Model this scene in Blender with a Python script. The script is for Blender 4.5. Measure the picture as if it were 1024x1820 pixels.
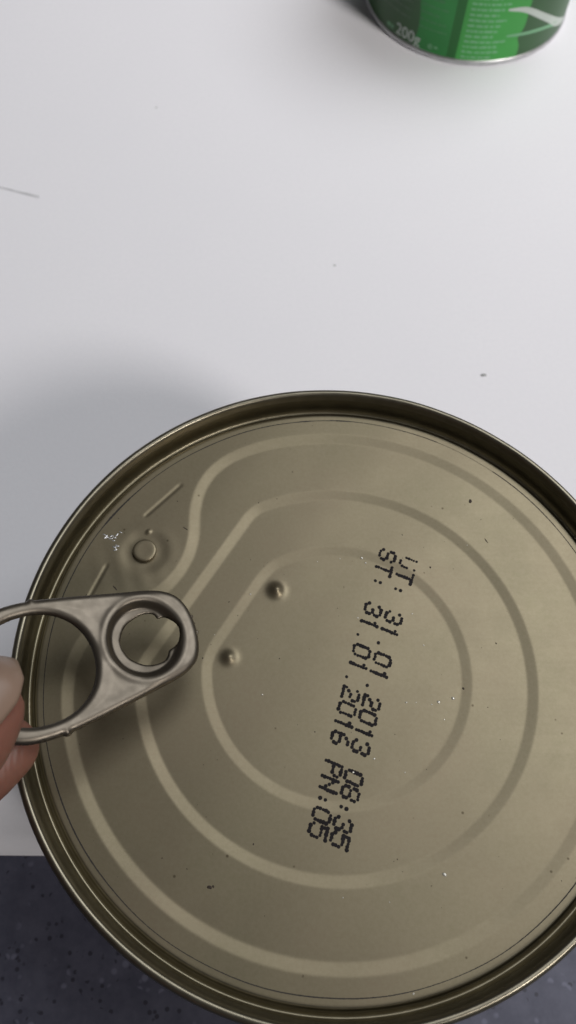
import bpy, bmesh, math, random
import numpy as np
from mathutils import Vector, Matrix
random.seed(7)
rng = np.random.default_rng(7)
MM = 0.001
S = bpy.context.scene
COL = S.collection
for o in list(bpy.data.objects):
    bpy.data.objects.remove(o, do_unlink=True)

# ------------------------------------------------------------------ camera
HR = 60.0                                   # height of the tin's rim above the paper (mm)
cam_d = bpy.data.cameras.new('camera')
cam = bpy.data.objects.new('camera', cam_d); COL.objects.link(cam)
cam.location = (-12.58*MM, -38.19*MM, (HR+132.285)*MM)
cam.rotation_euler = (0.44724, -0.03613, 0.0)
cam_d.sensor_fit = 'VERTICAL'
cam_d.sensor_height = 4.7
cam_d.lens = 4.7*1600/1820
cam_d.clip_start = 0.005; cam_d.clip_end = 50
cam_d.dof.use_dof = True
cam_d.dof.focus_distance = 0.137
cam_d.dof.aperture_fstop = 4.2
S.camera = cam

# ------------------------------------------------------------------ light
W = bpy.data.worlds.new('World'); S.world = W; W.use_nodes = True
W.node_tree.nodes['Background'].inputs[0].default_value = (0.95, 0.93, 0.92, 1)
W.node_tree.nodes['Background'].inputs[1].default_value = 0.035

def area(name, pos, target, size, power, col=(1, 1, 1), size_y=None):
    d = bpy.data.lights.new(name, 'AREA'); d.energy = power; d.size = size; d.color = col
    if size_y: d.shape = 'RECTANGLE'; d.size_y = size_y
    o = bpy.data.objects.new(name, d); COL.objects.link(o)
    o.location = pos
    o.rotation_euler = (Vector(target)-Vector(pos)).to_track_quat('-Z', 'Y').to_euler()
    return o
sp = bpy.data.lights.new('shaped_key_spot', 'SPOT'); sp.energy = 152.0; sp.color = (1.0, 0.955, 0.925)
sp.spot_size = math.radians(19.5); sp.spot_blend = 0.6; sp.shadow_soft_size = 0.33  # added key spot; cone edge shaped so the front left falls dark
spo = bpy.data.objects.new('shaped_key_spot', sp); COL.objects.link(spo); spo.location = (1.45, -1.14, 1.70)
spo.rotation_euler = (Vector((0.15, 0.30, 0))-spo.location).to_track_quat('-Z', 'Y').to_euler()
area('overhead_fill', (0.95, 0.75, 1.90), (0, 0.05, 0), 1.5, 21.5, (0.965, 0.98, 1.0))  # broad fill added to lift the shadows, not a known fixture
S.view_settings.view_transform = 'Standard'; S.view_settings.look = 'None'
S.view_settings.exposure = 0.47; S.view_settings.gamma = 1.0
S.view_settings.use_curve_mapping = False

# ------------------------------------------------------------------ helpers
def tag(o, label=None, cat=None, group=None, kind=None):
    if label: o['label'] = label
    if cat: o['category'] = cat
    if group: o['group'] = group
    if kind: o['kind'] = kind
    return o
def mesh_obj(name, verts, faces, mat, parent=None, smooth=True):
    me = bpy.data.meshes.new(name)
    me.from_pydata([tuple(np.array(v)*MM) for v in verts] if not isinstance(verts, np.ndarray) else (verts*MM).tolist(), [], faces)
    me.update()
    if smooth: me.polygons.foreach_set('use_smooth', [True]*len(me.polygons))
    o = bpy.data.objects.new(name, me); COL.objects.link(o)
    if mat: me.materials.append(mat)
    if parent: o.parent = parent
    return o
def empty(name, loc=(0, 0, 0)):
    o = bpy.data.objects.new(name, None); COL.objects.link(o)
    o.location = tuple(c*MM for c in loc); o.empty_display_size = 0.02
    return o
def catmull(pts, n=6, closed=False):
    P = [np.array(p, float) for p in pts]; out = []
    N = len(P); rngk = range(N) if closed else range(N-1)
    for i in rngk:
        g = (lambda k: P[k % N]) if closed else (lambda k: P[min(max(k, 0), N-1)])
        a, b, c, d = g(i-1), g(i), g(i+1), g(i+2)
        for j in range(n):
            t = j/n
            out.append(0.5*((2*b)+(-a+c)*t+(2*a-5*b+4*c-d)*t*t+(-a+3*b-3*c+d)*t**3))
    if not closed: out.append(P[-1])
    return np.array(out)
def revolve(name, prof, mat, parent=None, n=360, z0=0.0, c=(0, 0), close_first=False, close_last=False):
    prof = np.array(prof, float); m = len(prof)
    a = np.linspace(0, 2*np.pi, n, endpoint=False)
    V = np.zeros((m, n, 3))
    V[:, :, 0] = c[0]+prof[:, 0:1]*np.cos(a); V[:, :, 1] = c[1]+prof[:, 0:1]*np.sin(a); V[:, :, 2] = z0+prof[:, 1:2]
    V = V.reshape(-1, 3); F = []
    for i in range(m-1):
        for j in range(n):
            k = (j+1) % n
            F.append((i*n+j, i*n+k, (i+1)*n+k, (i+1)*n+j))
    if close_first: F.append(tuple(range(n))[::-1])
    if close_last: F.append(tuple((m-1)*n+j for j in range(n)))
    return mesh_obj(name, V, F, mat, parent)
def sstep(a, b, x):
    t = np.clip((x-a)/(b-a), 0, 1); return t*t*(3-2*t)

# ---- materials
class NT:
    def __init__(s, name):
        s.m = bpy.data.materials.new(name); s.m.use_nodes = True
        s.t = s.m.node_tree; s.b = s.t.nodes['Principled BSDF']
        s.tc = s.t.nodes.new('ShaderNodeTexCoord')
    def n(s, typ, **kw):
        x = s.t.nodes.new(typ)
        for k, v in kw.items(): setattr(x, k, v)
        return x
    def l(s, a, b): s.t.links.new(a, b)
    def noise(s, scale, detail=3, rough=0.5, coord='Object'):
        x = s.n('ShaderNodeTexNoise'); x.inputs['Scale'].default_value = scale
        x.inputs['Detail'].default_value = detail; x.inputs['Roughness'].default_value = rough
        s.l(s.tc.outputs[coord], x.inputs['Vector']); return x.outputs['Fac']
    def voro(s, scale, feature='F1'):
        x = s.n('ShaderNodeTexVoronoi'); x.feature = feature; x.inputs['Scale'].default_value = scale
        s.l(s.tc.outputs['Object'], x.inputs['Vector']); return x
    def ramp(s, fac, stops):
        r = s.n('ShaderNodeValToRGB'); s.l(fac, r.inputs[0])
        e = r.color_ramp.elements
        while len(e) < len(stops): e.new(0.5)
        for k, (p, c) in enumerate(stops):
            e[k].position = p; e[k].color = (c, c, c, 1) if not isinstance(c, tuple) else (*c, 1)
        return r.outputs[0]
    def mix(s, fac, a, b, typ='MIX'):
        x = s.n('ShaderNodeMix'); x.data_type = 'RGBA'; x.blend_type = typ
        for v, i in ((fac, 0), (a, 6), (b, 7)):
            if isinstance(v, (int, float)): x.inputs[i].default_value = v
            elif isinstance(v, tuple): x.inputs[i].default_value = (*v, 1)
            else: s.l(v, x.inputs[i])
        return x.outputs[2]
    def bump(s, h, strength, dist):
        x = s.n('ShaderNodeBump'); x.inputs['Strength'].default_value = strength; x.inputs['Distance'].default_value = dist
        s.l(h, x.inputs['Height']); s.l(x.outputs[0], s.b.inputs['Normal']); return x
    def set(s, **kw):
        for k, v in kw.items():
            i = s.b.inputs[k.replace('_', ' ')]
            if isinstance(v, tuple): i.default_value = (*v, 1) if len(v) == 3 and i.type == 'RGBA' else v
            elif isinstance(v, (int, float)): i.default_value = v
            else: s.l(v, i)

def mat_lacquer():
    m = NT('gold_lacquered_tinplate')
    c = m.mix(m.ramp(m.noise(55, 3), [(0.35, 0.0), (0.65, 1.0)]), (0.190, 0.166, 0.106), (0.200, 0.165, 0.110))
    c = m.mix(m.ramp(m.noise(1800, 2, 0.7), [(0.3, 0.0), (0.7, 1.0)]), c, (0.210, 0.180, 0.120))
    sp = m.voro(330); d = m.ramp(sp.outputs['Distance'], [(0.05, 1.0), (0.085, 0.0)])
    pick = m.ramp(m.noise(160, 0), [(0.60, 0.0), (0.62, 1.0)])
    fac = m.mix(1.0, d, pick, 'MULTIPLY')
    c = m.mix(fac, c, (0.10, 0.08, 0.05))
    m.set(Base_Color=c, Metallic=0.82, IOR=1.5)
    mp = m.n('ShaderNodeMapping'); mp.inputs['Rotation'].default_value = (0, 0, 0.5); mp.inputs['Scale'].default_value = (60, 2600, 60)
    m.l(m.tc.outputs['Object'], mp.inputs['Vector'])
    gr = m.n('ShaderNodeTexNoise'); gr.inputs['Scale'].default_value = 1.0; gr.inputs['Detail'].default_value = 4; m.l(mp.outputs[0], gr.inputs['Vector'])
    r = m.mix(0.08, m.ramp(m.noise(240, 3), [(0.3, 0.43), (0.7, 0.46)]), m.ramp(gr.outputs['Fac'], [(0.3, 0.38), (0.7, 0.54)]))
    m.set(Roughness=r)
    m.bump(m.mix(0.03, m.mix(0.7, m.noise(260, 2), m.noise(1700, 3)), gr.outputs['Fac']), 0.06, 0.00008)
    return m.m
def mat_rim():
    m = NT('gold_lacquered_rim')
    c = m.mix(m.ramp(m.noise(400, 3), [(0.35, 0.0), (0.65, 1.0)]), (0.195, 0.175, 0.130), (0.225, 0.205, 0.155))
    m.set(Base_Color=c, Metallic=0.92, Roughness=m.ramp(m.noise(500, 3), [(0.3, 0.30), (0.7, 0.36)]))
    m.bump(m.noise(120, 2), 0.04, 0.0001)
    return m.m
def mat_gloss():
    m = NT('drawn_glossy_lacquer')
    c = m.mix(m.ramp(m.noise(300, 3), [(0.35, 0.0), (0.65, 1.0)]), (0.175, 0.155, 0.108), (0.20, 0.178, 0.125))
    m.set(Base_Color=c, Metallic=1.0, Roughness=m.ramp(m.noise(500, 3), [(0.3, 0.34), (0.7, 0.39)]))
    return m.m
def mat_tab():
    m = NT('bare_satin_metal')
    c = m.mix(m.ramp(m.noise(250, 4, 0.6), [(0.3, 0.0), (0.7, 1.0)]), (0.132, 0.114, 0.09), (0.158, 0.137, 0.11))
    m.set(Base_Color=c, Metallic=0.9, Roughness=m.ramp(m.noise(600, 3), [(0.3, 0.38), (0.7, 0.47)]))
    m.bump(m.noise(900, 3), 0.10, 0.0001)
    return m.m
def simple(name, col, rough=0.5, metal=0.0, var=0.12, scale=300, bump=0.0, bscale=800):
    m = NT(name)
    c = m.mix(m.ramp(m.noise(scale, 3), [(0.3, 0.0), (0.7, 1.0)]), tuple(x*(1-var) for x in col), tuple(min(1, x*(1+var)) for x in col))
    m.set(Base_Color=c, Roughness=rough, Metallic=metal)
    if bump: m.bump(m.noise(bscale, 3), bump, 0.0002)
    return m.m
def mat_paper():
    m = NT('white_paper')
    c = m.mix(m.ramp(m.noise(30, 4), [(0.3, 0.0), (0.7, 1.0)]), (0.805, 0.80, 0.835), (0.825, 0.818, 0.85))
    fib = m.ramp(m.noise(900, 3, 0.7), [(0.30, 0.0), (0.75, 1.0)])
    c = m.mix(fib, c, (0.79, 0.785, 0.82))
    v = m.voro(120); d = m.ramp(v.outputs['Distance'], [(0.03, 1.0), (0.06, 0.0)])
    pick = m.ramp(m.noise(60, 0), [(0.66, 0.0), (0.68, 1.0)])
    c = m.mix(m.mix(1.0, d, pick, 'MULTIPLY'), c, (0.45, 0.46, 0.46))
    m.set(Base_Color=c, Roughness=0.85, Specular_IOR_Level=0.2)
    m.bump(m.mix(0.5, m.noise(1200, 4, 0.7), m.noise(25, 2)), 0.25, 0.0003)
    return m.m
def mat_worktop():
    m = NT('speckled_blue_laminate')
    base = m.mix(m.ramp(m.noise(160, 4, 0.7), [(0.35, 0.0), (0.65, 1.0)]), (0.060, 0.062, 0.094), (0.092, 0.094, 0.134))
    v = m.voro(620); d = m.ramp(v.outputs['Distance'], [(0.20, 1.0), (0.34, 0.0)])
    p = m.ramp(m.noise(230, 1), [(0.52, 0.0), (0.55, 1.0)])
    c = m.mix(m.mix(1.0, d, p, 'MULTIPLY'), base, (0.032, 0.032, 0.05))
    v2 = m.voro(480); d2 = m.ramp(v2.outputs['Distance'], [(0.20, 1.0), (0.38, 0.0)])
    p2 = m.ramp(m.noise(150, 1), [(0.56, 0.0), (0.60, 1.0)])
    c = m.mix(m.mix(1.0, d2, p2, 'MULTIPLY'), c, (0.135, 0.138, 0.195))
    m.set(Base_Color=c, Roughness=0.5)
    m.bump(m.noise(500, 3), 0.1, 0.0002)
    return m.m
def mat_skin():
    m = NT('skin')
    c = m.mix(m.ramp(m.noise(90, 4), [(0.3, 0.0), (0.7, 1.0)]), (0.18, 0.073, 0.052), (0.24, 0.107, 0.075))
    m.set(Base_Color=c, Roughness=0.5, Subsurface_Weight=0.35, Subsurface_Scale=0.003)
    m.b.inputs['Subsurface Radius'].default_value = (1.0, 0.35, 0.2)
    w = m.n('ShaderNodeTexWave'); w.inputs['Scale'].default_value = 380; w.inputs['Distortion'].default_value = 3.5
    w.inputs['Detail'].default_value = 2; m.l(m.tc.outputs['Object'], w.inputs['Vector'])
    m.bump(m.mix(0.5, w.outputs['Fac'], m.noise(500, 4, 0.7)), 0.22, 0.0003)
    return m.m
LAC = mat_lacquer(); RIM = mat_rim(); TAB = mat_tab(); GLOSS = mat_gloss(); PAPER = mat_paper(); TOP = mat_worktop(); SKIN = mat_skin()
INK = simple('black_ink', (0.010, 0.008, 0.009), 0.6, 0, 0.3)
INK.node_tree.nodes['Principled BSDF'].inputs['Specular IOR Level'].default_value = 0.15
SCORE = simple('dark_score_residue', (0.02, 0.016, 0.012), 0.7, 0, 0.3)
DIRT = simple('dirt_speck', (0.03, 0.02, 0.014), 0.8)
BEADM = simple('pale_droplet', (0.55, 0.53, 0.47), 0.12, 0.3)
STEEL = simple('bare_steel', (0.62, 0.62, 0.63), 0.38, 0.9)
NAIL = simple('fingernail', (0.25, 0.17, 0.125), 0.36, 0, 0.06, 120, 0.05)

# ------------------------------------------------------------------ setting
def slab(name, x0, x1, y0, y1, z0, z1, mat, bev=0.0, kind=None):
    bm = bmesh.new(); bmesh.ops.create_cube(bm, size=1)
    for v in bm.verts:
        v.co = Vector(((x0+x1)/2+v.co.x*(x1-x0), (y0+y1)/2+v.co.y*(y1-y0), (z0+z1)/2+v.co.z*(z1-z0)))*MM
    if bev: bmesh.ops.bevel(bm, geom=bm.edges[:], offset=bev*MM, segments=3, affect='EDGES')
    me = bpy.data.meshes.new(name); bm.to_mesh(me); bm.free()
    o = bpy.data.objects.new(name, me); COL.objects.link(o); me.materials.append(mat)
    return o
tag(slab('worktop', -900, 900, -500, 900, -30, -0.25, TOP, 3.0), 'dark blue speckled laminate worktop under the white paper', 'worktop', kind='structure')

# sheet of paper: gently uneven, its front edge just behind the front of the tin
nx, ny = 90, 80
xs = np.linspace(-190, 230, nx); ys = np.linspace(-22.4, 320, ny)
X, Y = np.meshgrid(xs, ys)
Zp = 0.10*np.sin(X*0.021+1.1)*np.sin(Y*0.017)+0.10*np.sin(X*0.011-Y*0.019)
Y2 = Y + (-0.006*(X+60))*(Y < -22.3)
near = np.exp(-((X-0)**2+(Y-0)**2)/90**2)+np.exp(-((X-53)**2+(Y-244)**2)/70**2)
Zp = Zp*np.clip(1-near, 0, 1)-0.02
V = np.concatenate([np.stack([X, Y2, Zp], -1).reshape(-1, 3), np.stack([X, Y2, Zp-0.12], -1).reshape(-1, 3)])
F = []; N = nx*ny
for j in range(ny-1):
    for i in range(nx-1):
        a = j*nx+i; F.append((a, a+1, a+nx+1, a+nx)); F.append((N+a, N+a+nx, N+a+nx+1, N+a+1))
for i in range(nx-1):
    F.append((i, N+i, N+i+1, i+1)); a = (ny-1)*nx+i; F.append((a, a+1, N+a+1, N+a))
for j in range(ny-1):
    a = j*nx; F.append((a, a+nx, N+a+nx, N+a)); a = j*nx+nx-1; F.append((a, N+a, N+a+nx, a+nx))
paper = mesh_obj('paper_sheet', V, F, PAPER)
tag(paper, 'large white sheet of paper lying on the worktop under both cans', 'paper')
# faint pencil stroke and a crumb of dirt on the sheet
GRAPH = simple('faint_pencil', (0.60, 0.60, 0.62), 0.9)
cr = catmull([(-95, 156.0), (-87, 154.3), (-81, 152.6), (-75.6, 151.1)], 6)
vv = []; ff = []
for k, pnt in enumerate(cr):
    w = 0.45*(0.35+0.65*k/len(cr)); zz = 0.16
    vv += [(pnt[0], pnt[1]-w, zz), (pnt[0], pnt[1]+w, zz)]
    if k: ff.append((2*k-2, 2*k-1, 2*k+1, 2*k))
mesh_obj('pencil_mark', vv, ff, GRAPH, paper)
bm = bmesh.new(); bmesh.ops.create_icosphere(bm, subdivisions=2, radius=0.5*MM)
for v in bm.verts: v.co = Vector((v.co.x*1.5, v.co.y*0.8, v.co.z*0.45))*(1+0.3*random.uniform(-1, 1))+Vector((44.9, 94.1, 0.15))*MM
me = bpy.data.meshes.new('crumb'); bm.to_mesh(me); bm.free(); me.materials.append(simple('grey_crumb', (0.33, 0.34, 0.33), 0.9))
o = bpy.data.objects.new('crumb', me); COL.objects.link(o)
tag(o, 'tiny grey crumb on the white paper above the tin rim', 'crumb')

# ------------------------------------------------------------------ the big tin
tin = tag(empty('tin_can'), 'round gold-lacquered food tin with a stamped date across its ridged lid', 'tin can')
# body wall with beads (hidden below the rim from the photo's side)
pr = [(48.6, 0.0), (49.4, 0.3), (49.5, 1.2), (49.3, 2.6), (48.2, 3.0), (47.9, 3.6)]
for k in range(7):
    z = 14+k*5; pr += [(47.9, z), (47.5, z+1.2), (47.5, z+2.4), (47.9, z+3.6)]
pr += [(47.9, 55.5), (48.2, 56.6)]
revolve('body', pr, RIM, tin, 240, close_first=True)
# seamed rim
seam = catmull([(48.3, -3.3), (49.15, -3.1), (49.5, -2.6), (49.52, -1.1), (49.36, -0.42), (49.0, -0.07), (48.65, 0.0), (48.33, -0.14), (48.08, -0.6), (47.93, -1.5)], 5)
# small dents and waviness so the crest is not a perfect circle
rimo = revolve('rim', seam, RIM, tin, 540, HR)
for v in rimo.data.vertices:
    a = math.atan2(v.co.y, v.co.x)
    v.co.z += MM*(0.05*math.sin(3*a+1)+0.025*math.sin(11*a)+0.015*math.sin(29*a+2))

AX = math.radians(148.0)
def adiff(th): return np.abs((th-AX+np.pi) % (2*np.pi)-np.pi)
R3T = np.array([(0, 29.8), (4, 30.0), (8, 30.7), (12.7, 32.4), (17, 35.4), (22, 38.3), (27, 40.1), (32, 41.0), (38, 41.3), (180, 41.4)])
def smin(a, b, k): h = np.clip(0.5+0.5*(b-a)/k, 0, 1); return b*(1-h)+a*h-k*h*(1-h)
def pch(x, T):
    d = np.linspace(0, 180, 1441); y = np.interp(d, T[:, 0], T[:, 1])
    k = np.exp(-0.5*(np.arange(-40, 41)/14.0)**2); k /= k.sum()
    y = np.convolve(np.pad(y, 40, mode='reflect'), k, mode='valid')
    return np.interp(x, d, y)
def ring_r(k, th):
    d = adiff(th)
    if k == 3: return pch(np.degrees(d), R3T)
    flat = {2: 25.9, 1: 18.3}[k]; R = {2: 30.4, 1: 20.2}[k]
    ch = flat/np.maximum(np.cos(np.minimum(d, 1.2)), 0.2)
    return smin(np.full_like(d, R), np.where(d < 1.2, ch, 99.0), 1.2)
STEP = {3: 0.27, 2: 0.25, 1: 0.17}; WID = {3: 2.1, 2: 2.0, 1: 1.9}
RIV = (-31.0, 19.4)
def seg_d(x, y, a, b):
    ax, ay = a; bx, by = b; t = np.clip(((x-ax)*(bx-ax)+(y-ay)*(by-ay))/((bx-ax)**2+(by-ay)**2), 0, 1)
    return np.hypot(x-ax-t*(bx-ax), y-ay-t*(by-ay))
def lid_h(x, y):
    x = np.asarray(x, float); y = np.asarray(y, float)
    r = np.hypot(x, y); th = np.arctan2(y, x)
    z = np.full_like(r, -3.4)
    for k in (3, 2, 1):
        e = 1e-3; rr = ring_r(k, th); dr = (ring_r(k, th+e)-ring_r(k, th-e))/(2*e)
        s = (rr-r)/np.sqrt(1+(dr/np.maximum(r, 5))**2)       # >0 inside the ring
        w = WID[k]; t = np.clip((s+w/2)/w, 0, 1)
        t = np.where(t < 0.15, t*t/(2*0.15), np.where(t > 0.85, 0.85-((1-t)**2)/(2*0.15), t-0.075))/0.85
        t = np.clip(t, 0, 1)
        z -= STEP[k]*t
    d = np.hypot(x-RIV[0], y-RIV[1])
    z -= 0.10*(1-sstep(2.4, 4.2, d))
    z += 0.015*np.exp(-((d-4.6)/0.8)**2)
    for a, b in (((-31.2, 26.0), (-25.9, 31.6)), ((-39.6, 10.6), (-37.0, 16.8))):
        z -= 0.07*(1-sstep(0.05, 0.5, seg_d(x, y, a, b)))
    for (bx, by, h, rad) in ((-9.5, 13.2, 0.85, 0.95), (-16.8, 2.0, 0.6, 0.9)):
        dd = np.hypot(x-bx, y-by); z += h*np.exp(-(dd/rad)**2*0.9)
    z += 0.16*(1-sstep(0.2, 0.5, np.hypot(x+30.6, y-22.9)))
    # shallow unevenness of the pressed sheet
    z += 0.035*np.sin(0.16*x+0.9)*np.sin(0.13*y+0.4)+0.018*np.sin(0.31*x-0.23*y+2)
    # tiny buckles where the ring had been
    z += 0.015*np.sin(1.9*x+0.7*y)*np.exp(-((x+33)**2+(y-17)**2)/30)
    return z
NA = 960
rads = np.r_[np.arange(0.6, 45.5, 0.17), 45.6]
th = np.linspace(0, 2*np.pi, NA, endpoint=False)
RR, TT = np.meshgrid(rads, th, indexing='ij')
XX = RR*np.cos(TT); YY = RR*np.sin(TT); ZZ = HR+lid_h(XX, YY)
edge = catmull([(45.6, -3.4), (46.0, -3.47), (46.3, -3.75), (46.58, -4.25), (46.92, -4.55), (47.28, -4.47), (47.56, -3.95), (47.72, -3.0), (47.86, -2.0), (47.93, -1.5)], 5)[1:]
ER = edge[:, 0:1]; fade = 1-sstep(45.6, 46.6, ER)
ex = ER*np.cos(th); ey = ER*np.sin(th)
ez = HR+edge[:, 1:2]+fade*(lid_h(45.6*np.cos(th), 45.6*np.sin(th))+3.4)
V = np.concatenate([np.stack([XX, YY, ZZ], -1).reshape(-1, 3), np.stack([ex, ey, ez], -1).reshape(-1, 3), [[0, 0, HR+float(lid_h(0, 0))]]])
nr = len(rads)+len(edge); idx = np.arange(nr*NA).reshape(nr, NA)
a = idx[:-1]; b = np.roll(idx, -1, 1)[:-1]; c = np.roll(idx, -1, 1)[1:]; d = idx[1:]
F = np.stack([a, d, c, b], -1).reshape(-1, 4).tolist()
ctr = nr*NA
F += [(int(idx[0, j]), int(idx[0, (j+1) % NA]), ctr) for j in range(NA)]
lid = mesh_obj('lid', V, F, LAC, tin)
lid.data.materials.append(GLOSS)
mi = np.zeros(len(F), dtype=np.int32); mi[(len(rads)+1)*NA:(nr-1)*NA] = 1
lid.data.polygons.foreach_set('material_index', mi)
lid['label'] = 'round ridged lid with three pressed rings, printed with dates'
def lz(x, y): return HR+float(lid_h(x, y))

# rivet left behind by the ring
rv = revolve('rivet', [(0.02, 0.70), (0.5, 0.70), (1.0, 0.71), (1.5, 0.72), (1.78, 0.69), (1.9, 0.60), (1.95, 0.45), (1.9, 0.15), (1.8, -0.25)], LAC, lid, 64, lz(-36.0, 18.0)-0.05, RIV, close_first=True)

# score line: a thin dark broken groove mark running round the panel
vv = []; ff = []; n = 1500; k0 = None
for k in range(n+1):
    t = 2*math.pi*k/n
    r = 44.85+0.05*math.sin(5*t)+0.03*math.sin(17*t+1)+0.012*random.uniform(-1, 1)
    deg = math.degrees(t) % 360
    w = 0.05+0.03*(0.5+0.5*math.sin(7*t+0.6))+0.012*random.uniform(-1, 1)
    for cdeg, amp, wd in ((88, .09, 2.2), (96, .06, 1.6), (146, .10, 2.0), (143, .09, 2.5), (139, .06, 4), (40, 0.03, 12), (205, 0.03, 20)):
        w += amp*math.exp(-((deg-cdeg)/wd)**2)*random.uniform(0.5, 1.1)
    if 52 < deg < 66 or 328 < deg < 345: w *= 0.35
    w = max(w, 0.012)
    for rr in (r-w, r+w):
        x, y = rr*math.cos(t), rr*math.sin(t); vv.append((x, y, lz(x, y)+0.022))
    if k: ff.append((2*k-2, 2*k-1, 2*k+1, 2*k))
mesh_obj('score_line', vv, ff, SCORE, lid)

def blobs(name, items, mat, parent, flat=0.5):
    """items: (x, y, z, radius, stretch, angle) – small irregular drops/specks joined into one part"""
    bm = bmesh.new()
    for (x, y, z, r, st, an) in items:
        g = bmesh.ops.create_icosphere(bm, subdivisions=2, radius=1.0)
        q = [random.uniform(0.75, 1.2) for _ in range(6)]
        for v in g['verts']:
            f = q[int((math.atan2(v.co.y, v.co.x)+math.pi)/(2*math.pi)*5.99)]
            lx, ly = v.co.x*r*st*f, v.co.y*r*f
            v.co = Vector((x+lx*math.cos(an)-ly*math.sin(an), y+lx*math.sin(an)+ly*math.cos(an), z+v.co.z*r*flat))*MM
    me = bpy.data.meshes.new(name); bm.to_mesh(me); bm.free(); me.materials.append(mat)
    for p in me.polygons: p.use_smooth = True
    o = bpy.data.objects.new(name, me); COL.objects.link(o); o.parent = parent; o['kind'] = 'stuff'
    return o
light = [(-2.8, 18.3), (0.9, 18.9), (4.5, 19.1), (5.1, 18.2), (12.3, 9.5), (3.5, 8.7), (13.8, 4.3), (15.5, -4.7), (17.8, -4.1), (10.5, -4.8), (12.0, -4.8), (14.4, -5.1), (16.2, -7.4), (9.7, -15.3), (5.2, -13.3), (6.5, -33.0), (14.5, -29.4), (0.0, -32.4), (9.1, -44.2), (2.0, -15.3), (-13.7, 12.5), (-19.2, 5.6), (-11.6, -3.8), (22.1, 21.5)]
big = {(17.8, -4.1): 0.26, (15.5, -4.7): 0.24, (14.5, -29.4): 0.26, (4.5, 19.1): 0.2}
blobs('dried_droplets', [(x, y, lz(x, y), big.get((x, y), random.uniform(0.07, 0.15)), random.uniform(1, 1.5), random.uniform(0, 3)) for x, y in light], BEADM, lid, 0.45)
dark = [(23.3, 29.6), (25.4, 22.3), (15.7, 17.5), (11.4, 23.3), (-12.6, 28.7), (19.5, -2.6), (25.3, 4.7), (23.0, -5.5), (-18.6, -31.1), (-18.1, -31.0), (-17.1, 11.1), (-8.3, 16.0), (-12.4, 5.1), (-19.7, 4.0), (-20.9, 1.8), (-9.0, 1.9), (-25.4, -27.3), (-26.2, 28.6), (-32.5, 5.5), (0.3, 10.3), (-3.6, -9.4), (7.4, -27.6), (-12.6, -25.4), (-6.9, 34.7)]
dbig = {(23.3, 29.6): 0.27, (-18.6, -31.1): 0.24, (19.5, -2.6): 0.18, (15.7, 17.5): 0.15, (-18.1, -31.0): 0.16}
it = [(x, y, lz(x, y), dbig.get((x, y), random.uniform(0.05, 0.11)), random.uniform(1, 1.6), random.uniform(0, 3)) for x, y in dark]
for _ in range(70):
    rr, t = 44*math.sqrt(random.random()), random.uniform(0, 6.283)
    x, y = rr*math.cos(t), rr*math.sin(t); it.append((x, y, lz(x, y), random.uniform(0.03, 0.07), random.uniform(1, 2), random.uniform(0, 3)))
it.append((25.4, 22.3, lz(25.4, 22.3), 0.09, 6, 2.1)); it.append((-24.6, 23.6, lz(-24.6, 23.6), 0.1, 5, 2.6)); it.append((-35.3, 13.0, lz(-35.3, 13.0), 0.1, 5, 2.3))
blobs('dirt_specks', it, DIRT, lid, 0.3)
# bright scraped patch between the rivet and the score line
it = []
for (x, y) in [(-36.5, 22.1), (-36.8, 21.3), (-35.9, 20.6), (-35.5, 22.6), (-37.5, 22.0), (-36.1, 19.9), (-37.2, 21.6), (-35.9, 21.5)]:
    for _ in range(2):
        xx, yy = x+random.uniform(-.35, .35), y+random.uniform(-.35, .35)
        it.append((xx, yy, lz(xx, yy), random.uniform(0.08, 0.15), random.uniform(1.8, 4), random.uniform(-0.6, 0.9)))
blobs('scraped_patch', it, STEEL, lid, 0.35)

# ink-jet date code, two lines of dots lying on the pressed surface
FONT = {
 'U': ['X...X','X...X','X...X','X...X','X...X','X...X','.XXX.'],
 'S': ['.XXX.','X...X','X....','.XXX.','....X','X...X','.XXX.'],
 'T': ['XXXXX','..X..','..X..','..X..','..X..','..X..','..X..'],
 'P': ['XXXX.','X...X','X...X','XXXX.','X....','X....','X....'],
 'N': ['X...X','X...X','XX..X','X.X.X','X..XX','X...X','X...X'],
 ':': ['.....','.....','.....','..X..','.....','..X..','.....'],
 '.': ['.....','.....','.....','.....','.....','.....','..X..'],
 '0': ['.XXX.','X...X','X...X','X...X','X...X','X...X','.XXX.'],
 '1': ['..X..','.XX..','..X..','..X..','..X..','..X..','..X..'],
 '2': ['.XXX.','X...X','....X','..XX.','.X...','X....','XXXXX'],
 '3': ['.XXX.','X...X','....X','..XX.','....X','X...X','.XXX.'],
 '5': ['XXXXX','X....','XXXX.','....X','....X','X...X','.XXX.'],
 '6': ['..XX.','.X...','X....','XXXX.','X...X','X...X','.XXX.'],
 '8': ['.XXX.','X...X','X...X','.XXX.','X...X','X...X','.XXX.'],
 ' ': ['.....']*7}
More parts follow.
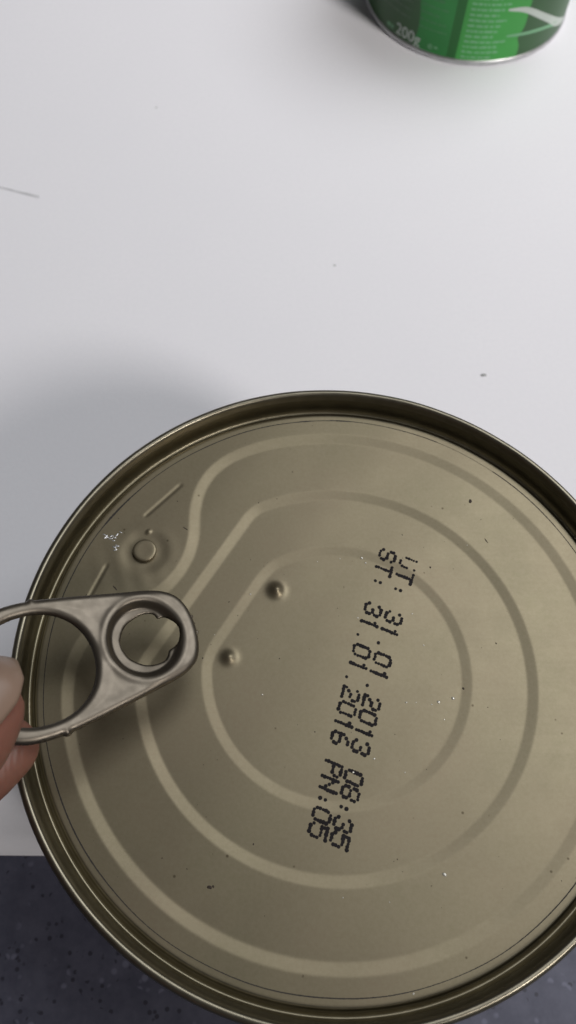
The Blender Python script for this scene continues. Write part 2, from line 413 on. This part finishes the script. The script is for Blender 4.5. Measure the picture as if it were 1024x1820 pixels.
def print_line(name, text, keys):
    ks = np.array([k for k, _ in keys], float); P = np.array([p for _, p in keys])
    cxp = np.polyfit(ks, P[:, 0], 2); cyp = np.polyfit(ks, P[:, 1], 2)
    up = np.array([0.925, -0.38]); up /= np.linalg.norm(up)
    vv = []; ff = []
    for i, ch in enumerate(text):
        c = np.array([np.polyval(cxp, i), np.polyval(cyp, i)])
        al = np.array([np.polyval(np.polyder(cxp), i), np.polyval(np.polyder(cyp), i)]); al /= np.linalg.norm(al)
        wob = random.uniform(-.05, .05)
        for ry, row in enumerate(FONT[ch]):
            for rx, q in enumerate(row):
                if q != 'X': continue
                if name == 'printed_line' and i == 0 and text[0] == 'U' and random.random() < 0.3: continue
                pt = c+al*((rx-2)*0.41)+up*((3-ry)*0.425+wob)+rng.normal(0, 0.025, 2)
                rad = 0.29*random.uniform(0.8, 1.18)
                if text[0] == 'U' and i == 0: rad *= 0.8
                b0 = len(vv); vv.append((pt[0], pt[1], lz(pt[0], pt[1])+0.030))
                for s in range(12):
                    t = s*math.pi/6; rr = rad*random.uniform(0.93, 1.07)
                    x, y = pt[0]+rr*math.cos(t), pt[1]+rr*math.sin(t); vv.append((x, y, lz(x, y)+0.018+0.004*random.random()))
                ff += [(b0, b0+1+s, b0+1+(s+1) % 12) for s in range(12)]
    return mesh_obj(name, vv, ff, INK, lid)
l2 = print_line('printed_line', 'ST: 31.01.2016 PN:05', [(0, (8.8, 19.51)), (4, (5.95, 10.14)), (7, (3.85, 2.9)), (10, (1.97, -3.46)), (15, (-0.81, -14.75)), (19, (-3.39, -23.7))])
l1 = print_line('printed_line', 'UT: 31.01.2013 08:35', [(0, (12.06, 18.16)), (4, (9.23, 8.86)), (7, (7.06, 1.67)), (10, (5.13, -4.76)), (15, (2.12, -16.17)), (19, (-0.32, -24.86))])
l1['label'] = 'dotted black date code UT: 31.01.2013 08:35'; l2['label'] = 'dotted black date code ST: 31.01.2016 PN:05'

# ------------------------------------------------------------------ loose pull ring
def poly_sdf(P, poly):
    """signed distance, positive inside"""
    A = poly; B = np.roll(poly, -1, 0); best = np.full(P.shape[:-1], 1e9); ins = np.zeros(P.shape[:-1], bool)
    for (ax, ay), (bx, by) in zip(A, B):
        best = np.minimum(best, seg_d(P[..., 0], P[..., 1], (ax, ay), (bx, by)))
        cond = (ay > P[..., 1]) != (by > P[..., 1])
        with np.errstate(divide='ignore', invalid='ignore'):
            xi = (bx-ax)*(P[..., 1]-ay)/(by-ay if by != ay else 1e-9)+ax
        ins ^= cond & (P[..., 0] < xi)
    return np.where(ins, best, -best)
half = [(-7.85, 0), (-7.75, 1.6), (-7.35, 3.4), (-6.4, 5.1), (-4.7, 6.3), (-2.4, 7.05), (0.5, 7.6), (4, 8.25), (8, 8.95), (12, 9.6), (13.1, 9.75), (13.4, 10.05), (14.0, 10.1), (14.4, 9.85), (15.5, 9.9), (18.5, 9.75), (21.3, 8.8), (23.8, 6.9), (25.5, 4.0), (26.0, 0)]
outl = catmull(half+[(u, -v) for u, v in half[-2:0:-1]], 5, True)
ang = np.linspace(0, 2*np.pi, 90, endpoint=False)
def sup(c, n): return np.sign(c)*np.abs(c)**(2/n)
hole_ring = np.stack([15.6+8.1*sup(np.cos(ang), 2.15), 7.75*sup(np.sin(ang), 2.15)], 1)
hr = 3.9+0.08*np.sin(3*ang+1)+0.025*np.sin(9*ang)
# torn tongue stubs left round the rivet hole
for a0, am, w in ((math.radians(128), -0.7, .15), (math.radians(228), -0.6, .26), (math.radians(182), 0.55, .55)):
    dd = (ang-a0+np.pi) % (2*np.pi)-np.pi; hr += am*np.exp(-(dd/w)**2)
hole_nose = np.stack([-0.85+hr*1.02*np.cos(ang), hr*0.97*np.sin(ang)], 1)
cell = 0.14
gu = np.arange(-9, 27.2, cell); gv = np.arange(-11.2, 11.3, cell)
G = np.stack(np.meshgrid(gu, gv, indexing='ij'), -1)
def tab_sdf(P): return np.minimum(np.minimum(poly_sdf(P, outl), -poly_sdf(P, hole_ring)), -poly_sdf(P, hole_nose))
for _ in range(2):                                        # snap the border vertices onto the outline
    D = tab_sdf(G); e = 0.01
    gx = (tab_sdf(G+np.array([e, 0]))-D)/e; gy = (tab_sdf(G+np.array([0, e]))-D)/e
    mask = np.abs(D) < cell*0.62
    G[..., 0] -= np.where(mask, D*gx, 0); G[..., 1] -= np.where(mask, D*gy, 0)
D = tab_sdf(G); D = np.where(np.abs(D) < 0.02, 0, D)
keep = D >= 0
dn = np.hypot((G[..., 0]+0.05)/5.3, G[..., 1]/5.55)      # 1 on the wall of the recessed rivet seat
d_out = np.minimum(poly_sdf(G, outl), -poly_sdf(G, hole_ring))
d_out = np.maximum(d_out, 0)
w = 1.05
dome = np.sqrt(np.clip(1-(1-np.minimum(d_out, w)/w)**2, 0, 1))
curl = 0.85*dome-0.13*sstep(w*0.9, 2.6, d_out)
inner = 1-sstep(0.86, 1.03, dn)
d_h = np.maximum(-poly_sdf(G, hole_nose), 0)
rimlift = 0.16*np.exp(-((dn-1.12)/0.10)**2)
thin = 0.16*np.sqrt(np.clip(1-(1-np.minimum(d_h, 0.3)/0.3)**2, 0, 1))
seat = -0.50-0.9*np.clip(0.95-dn, 0, 1)+0.06*np.sin(3*np.arctan2(G[..., 1], G[..., 0])+1)
top = (1-inner)*(curl+rimlift)+inner*(seat+thin)
bot = (1-inner)*(-0.45*dome)+inner*(seat-thin)
wav = 0.05*np.sin(0.5*G[..., 0])*np.sin(0.6*G[..., 1])
edge_all = (D <= 0)
mid = 0.5*(top+bot)
top = np.where(edge_all, mid, top)+wav; bot = np.where(edge_all, mid, bot)+wav
bend = 0.012*(G[..., 0]-5)**2*0.12
Uv = Vector((-0.8763, -0.4245, 0.2278)); Vv = Vector((-0.4332, 0.8942, 0.1126))
Uv = (Uv+Vv*0.066).normalized(); Vv = (Vv-Uv*Vv.dot(Uv)).normalized(); Nv = Uv.cross(Vv)
if Nv.z < 0: Nv = -Nv
TABO = Vector((-28.81, 1.31, HR+6.79))
def tab_w(u, v, n): return TABO+Uv*u+Vv*v+Nv*n
iu, iv = G.shape[:2]; mt = -np.ones((iu, iv), int); mb = mt.copy(); vv = []
for i in range(iu):
    for j in range(iv):
        if keep[i, j]:
            mt[i, j] = len(vv); vv.append(tuple(tab_w(G[i, j, 0], G[i, j, 1], top[i, j]+bend[i, j])))
            if edge_all[i, j]: mb[i, j] = mt[i, j]
            else: mb[i, j] = len(vv); vv.append(tuple(tab_w(G[i, j, 0], G[i, j, 1], bot[i, j]+bend[i, j])))
ff = []
for i in range(iu-1):
    for j in range(iv-1):
        q = [(i, j), (i+1, j), (i+1, j+1), (i, j+1)]
        k = [keep[x] for x in q]
        if sum(k) >= 3:
            q = [x for x, kk in zip(q, k) if kk]
            tf = [int(mt[x]) for x in q]; bf = [int(mb[x]) for x in q][::-1]
            ff.append(tf)
            if sorted(tf) != sorted(bf): ff.append(bf)
pt = mesh_obj('pull_tab', vv, ff, TAB)
bm = bmesh.new(); bm.from_mesh(pt.data); bmesh.ops.recalc_face_normals(bm, faces=bm.faces); bm.to_mesh(pt.data); bm.free()
smm = pt.modifiers.new('smooth', 'SMOOTH'); smm.factor = 0.4; smm.iterations = 3
tag(pt, 'torn-off metal ring pull held above the lid between thumb and finger', 'ring pull')
# ragged torn nicks along the nose
it = []
for a0 in (8, 3, -3, -9, 14):
    u = -7.75+0.004*a0*a0; it.append((*tab_w(u, a0*0.22-0.4, 0.1), random.uniform(0.2, 0.36), 1.4, random.uniform(0, 3)))
blobs('torn_nicks', it, TAB, pt, 0.7)

# ------------------------------------------------------------------ green can
GC = np.array([52.83, 243.75]); GR = 33.0; GH = 50.0
G_DARK = simple('dark_green_print', (0.024, 0.088, 0.024), 0.42, 0, 0.15, 60)
G_MID = simple('mid_green_print', (0.014, 0.20, 0.034), 0.42, 0, 0.12, 60)
G_STRIPE = simple('deep_green_print', (0.005, 0.11, 0.012), 0.42, 0, 0.1, 60)
G_LITE = simple('light_green_print', (0.040, 0.30, 0.048), 0.42, 0, 0.12, 60)
G_PALE = simple('pale_green_print', (0.16, 0.38, 0.20), 0.4, 0, 0.1, 60)
G_WHITE = simple('white_print', (0.46, 0.52, 0.47), 0.4, 0, 0.1, 60)
can = tag(empty('green_can', (0, 0, 0)), 'green printed can marked 200g standing at the top right of the paper', 'can')
base = catmull([(29.5, 1.8), (30.3, 0.5), (31.4, 0.0), (32.6, 0.05), (33.25, 0.5), (33.35, 1.1), (33.1, 1.6), (32.85, 1.9)], 5)
revolve('base_rim', base, STEEL, can, 180, 0, GC, close_first=True)
body = revolve('body', [(32.85, 1.7), (32.9, 2.0), (32.9, GH-3), (32.8, GH-2)], STEEL, can, 180, 0, GC)
topp = catmull([(32.7, GH-2.4), (33.3, GH-2.0), (33.4, GH-0.7), (32.9, GH), (32.2, GH-0.4), (31.9, GH-2.5), (31.3, GH-3.6), (30.6, GH-3.3), (29.8, GH-2.6)], 5)
revolve('top_lid', topp, STEEL, can, 180, 0, GC, close_last=True)
def wrap(name, poly_fn_or_rect, mat, parent, rad, na=60, nz=2):
    a0, a1, z0, z1 = poly_fn_or_rect
    vv = []; ff = []
    for i in range(na+1):
        t0 = i/na
        for j in range(nz+1):
            s = j/nz
            t = math.radians((a0(s) if callable(a0) else a0)*(1-t0)+(a1(s) if callable(a1) else a1)*t0)
            vv.append((GC[0]+rad*math.cos(t), GC[1]+rad*math.sin(t), z0+(z1-z0)*s))
    for i in range(na):
        for j in range(nz):
            a = i*(nz+1)+j; ff.append((a, a+nz+1, a+nz+2, a+1))
    return mesh_obj(name, vv, ff, mat, parent)
label = wrap('label', (-180, 180, 1.75, GH-4), G_DARK, can, 33.0, 180, 1)
wrap('print_panel', (lambda s: -125.5+(0 if s < .08 else 1.5*math.sin(s*9)), -104, 1.8, GH-5), G_MID, label, 33.03, 20, 30)
wrap('print_panel', (-106, -101, 1.8, GH-5), G_STRIPE, label, 33.05, 8, 1)
wrap('print_panel', (-101.0, lambda s: -66.5-2.5*math.exp(-((s-0.155)/0.05)**2), 1.8, GH-5), G_LITE, label, 33.05, 30, 40)
def wrapped_ribbon(name, pts, mat, parent, rad):
    """pts: (angle, z, half width)"""
    P = catmull(pts, 8); vv = []; ff = []
    for k, (an, z, w) in enumerate(P):
        q = P[min(k+1, len(P)-1)]-P[max(k-1, 0)]; t = np.array([math.radians(q[0])*rad, q[1]]); t /= np.linalg.norm(t)
        for s in (-1, 1):
            a = math.radians(an)-s*t[1]*w/rad; zz = z+s*t[0]*w
            vv.append((GC[0]+rad*math.cos(a), GC[1]+rad*math.sin(a), zz))
        if k: ff.append((2*k-2, 2*k, 2*k+1, 2*k-1))
    return mesh_obj(name, vv, ff, mat, parent)
wrapped_ribbon('swoosh', [(-79, 18.6, 0.3), (-73, 18.3, 0.7), (-67, 17.3, 0.9), (-58, 14.3, 1.0), (-48, 10.6, 1.1), (-38, 6.8, 1.3), (-26, 3.8, 0.9)], G_WHITE, label, 33.10)
wrapped_ribbon('swoosh', [(-40, 6.8, 0.8), (-47, 8.0, 0.6), (-57, 9.0, 0.6), (-69, 9.6, 0.5), (-76, 9.8, 0.3)], G_PALE, label, 33.09)
def dashes(name, rows, mat, rad):
    vv = []; ff = []
    for (a0, a1, z, h) in rows:
        a = a0
        while a < a1:
            w = random.uniform(1.0, 4.5); b = min(a+w, a1)
            n = max(2, int((b-a)/1.0)+1); s0 = len(vv)
            for i in range(n):
                t = math.radians(a+(b-a)*i/(n-1))
                for zz in (z, z+h*random.uniform(0.7, 1.0)): vv.append((GC[0]+rad*math.cos(t), GC[1]+rad*math.sin(t), zz))
            for i in range(n-1): k = s0+2*i; ff.append((k, k+2, k+3, k+1))
            a = b+random.uniform(0.5, 1.0)
    return mesh_obj(name, vv, ff, mat, label)
dashes('small_print', [(-98.5, -80+random.uniform(-5, 4), z, 0.75) for z in np.arange(2.6, 26, 1.75)], G_PALE, 33.08)
dashes('small_print', [(-124, -110+random.uniform(-4, 2), z, 0.6) for z in np.arange(9, 30, 2.4)], simple('soft_green_print', (0.05, 0.20, 0.07), 0.4), 33.08)
dashes('small_print', [(-150, -130, z, 0.8) for z in np.arange(9.5, 26, 2.6)], simple('grey_green_print', (0.06, 0.12, 0.06), 0.4), 33.06)
def wrapped_text(txt, a0, z0, size, mat, name, wide=1.0):
    cu = bpy.data.curves.new('t', 'FONT'); cu.body = txt; cu.size = size; cu.resolution_u = 3; cu.offset = 0.035*size/4
    ob = bpy.data.objects.new('t', cu); COL.objects.link(ob)
    dg = bpy.context.evaluated_depsgraph_get(); me = bpy.data.meshes.new_from_object(ob.evaluated_get(dg))
    bpy.data.objects.remove(ob); me.name = name
    for v in me.vertices:
        t = math.radians(a0)+v.co.x*wide/33.1; z = z0+v.co.y
        v.co = Vector((GC[0]+33.1*math.cos(t), GC[1]+33.1*math.sin(t), z))*MM
    me.materials.append(mat)
    o = bpy.data.objects.new(name, me); COL.objects.link(o); o.parent = label
    return o
t = wrapped_text('200g', -138, 2.7, 5.3, G_WHITE, 'net_weight', 0.92); t['label'] = 'white net weight lettering 200g'
wrapped_text('e', -117.2, 3.0, 3.6, G_PALE, 'estimated_mark')
dashes('small_print', [(-113.2, -111.5, 3.6, 0.8), (-145, -140, 3.2, 1.5)], G_PALE, 33.1)

# ------------------------------------------------------------------ the hand
def hand():
    J = lambda x, y, z: Vector((x, y, z+HR))
    chains = [
     # thumb: tip -> base
     [(J(-46.4, -12.4, 19.4), 5.4), (J(-48.0, -14.9, 19.8), 6.3), (J(-52, -21.0, 21.6), 7.5), (J(-56.5, -31, 24.6), 8.2), (J(-58.5, -36, 26), 8.6), (J(-63, -50, 29), 8.8), (J(-67, -62, 31), 10.2), (J(-76, -84, 31), 14), (J(-92, -108, 30), 17)],
     # index
     [(J(-46.4, -13.9, 5.7), 4.5), (J(-49.5, -16.4, 5.4), 5.3), (J(-57, -22.6, 6.2), 6.4), (J(-66, -30, 10), 6.9), (J(-72, -35, 13.5), 7.2), (J(-84, -48, 22), 8.0), (J(-100, -68, 24), 10), (J(-108, -100, 26), 14)],
     # middle
     [(J(-79, -27, -13), 5.6), (J(-80, -34, -10), 6.4), (J(-84, -44, 0), 7.0), (J(-92, -56, 9), 7.8), (J(-98, -62, 13), 8.2), (J(-112, -76, 15), 9.8), (J(-116, -106, 22), 14)],
     # ring
     [(J(-92, -36, -22), 5.5), (J(-92, -44, -18), 6.2), (J(-96, -54, -8), 6.8), (J(-104, -66, 1), 7.6), (J(-110, -71, 4), 8.0), (J(-122, -86, 7), 9.4), (J(-122, -112, 18), 14)],
     # little
     [(J(-108, -50, -24), 4.8), (J(-107, -57, -20), 5.4), (J(-111, -66, -12), 6.0), (J(-118, -76, -5), 6.6), (J(-130, -96, 0), 8.8), (J(-126, -118, 14), 13)],
     # palm and forearm
     [(J(-90, -76, 26), 10), (J(-88, -92, 29), 14), (J(-98, -112, 28), 18)],
     [(J(-112, -92, 20), 13), (J(-108, -114, 24), 18), (J(-104, -136, 26), 22), (J(-98, -160, 28), 25), (J(-88, -240, 36), 34), (J(-80, -360, 52), 42)],
     [(J(-92, -112, 28), 18), (J(-92, -136, 28), 22), (J(-90, -160, 30), 25)],
    ]
    bm = bmesh.new()
    for ch in chains:
        for (p, r), (q, s) in zip(ch[:-1], ch[1:]):
            n = max(2, int((q-p).length/(0.22*min(r, s)))+1)
            for i in range(n):
                t = i/n; rr = r+(s-r)*t
                bmesh.ops.create_icosphere(bm, subdivisions=2, radius=rr*MM, matrix=Matrix.Translation(p.lerp(q, t)*MM))
    me = bpy.data.meshes.new('hand'); bm.to_mesh(me); bm.free()
    o = bpy.data.objects.new('hand_tmp', me); COL.objects.link(o)
    m = o.modifiers.new('r', 'REMESH'); m.mode = 'VOXEL'; m.voxel_size = 0.9*MM; m.use_smooth_shade = True
    m = o.modifiers.new('s', 'SMOOTH'); m.factor = 0.5; m.iterations = 10
    dg = bpy.context.evaluated_depsgraph_get(); me2 = bpy.data.meshes.new_from_object(o.evaluated_get(dg))
    bpy.data.objects.remove(o); me2.name = 'hand'
    for p in me2.polygons: p.use_smooth = True
    me2.materials.clear(); me2.materials.append(SKIN)
    o = bpy.data.objects.new('hand', me2); COL.objects.link(o)
    return o
hd = hand()
tag(hd, 'hand reaching in from the left edge, thumb and forefinger pinching the loose ring', 'hand')
# thumb nail: a curved plate over the upper side of the thumb tip
A0 = Vector((-46.2, -12.2, 19.4+HR)); A1 = Vector((-52, -21.0, 21.6+HR)); ax = (A0-A1).normalized()
nw = Vector((-0.72, 0.50, 0)); nw = (nw-ax*nw.dot(ax)).normalized()
upv = Vector((0, 0, 1)); upv = (upv-ax*upv.dot(ax)).normalized()
side = ax.cross(upv)
if side.dot(nw) < 0: side = -side          # points to the far, upper-left side
vv = []; ff = []; nu, nv = 26, 22
def nail_pt(s, f, off):
    # s: 0 at root .. 1 free edge ; f: -1..1 across
    dist = -10.5+17.3*s
    base_c = A0+ax*dist
    r = np.interp(dist, [-10.5, -5, 0, 3.4, 5.0, 6.2, 7.0], [7.55, 6.95, 6.35, 5.5, 4.5, 3.2, 2.1])
    phi = math.radians(20+f*62*(1-0.30*max(0, s-0.72)**1.2/0.2))
    dirv = upv*math.cos(phi)+side*math.sin(phi)
    return base_c+dirv*(r+off)
for layer, off in enumerate((0.30, -0.15)):
    for i in range(nu+1):
        for j in range(nv+1):
            f = -1+2*j/nv; s = i/nu*(1-0.10*f*f) if i > nu*0.5 else i/nu*(1-0.10*f*f)+0.06*f*f*(1-i/nu)
            vv.append(tuple(nail_pt(s, f, off-(0.25*abs(f)**6))))
L0 = (nu+1)*(nv+1)
for i in range(nu):
    for j in range(nv):
        a = i*(nv+1)+j; ff.append((a, a+1, a+nv+2, a+nv+1)); ff.append((L0+a, L0+a+nv+1, L0+a+nv+2, L0+a+1))
for i in range(nu):
    for j in (0, nv):
        a = i*(nv+1)+j; ff.append((a, a+nv+1, L0+a+nv+1, L0+a))
for j in range(nv):
    for i in (0, nu):
        a = i*(nv+1)+j; ff.append((a, L0+a, L0+a+1, a+1))
nl = mesh_obj('thumbnail', vv, ff, NAIL, hd)
bm = bmesh.new(); bm.from_mesh(nl.data); bmesh.ops.recalc_face_normals(bm, faces=bm.faces); bm.to_mesh(nl.data); bm.free()
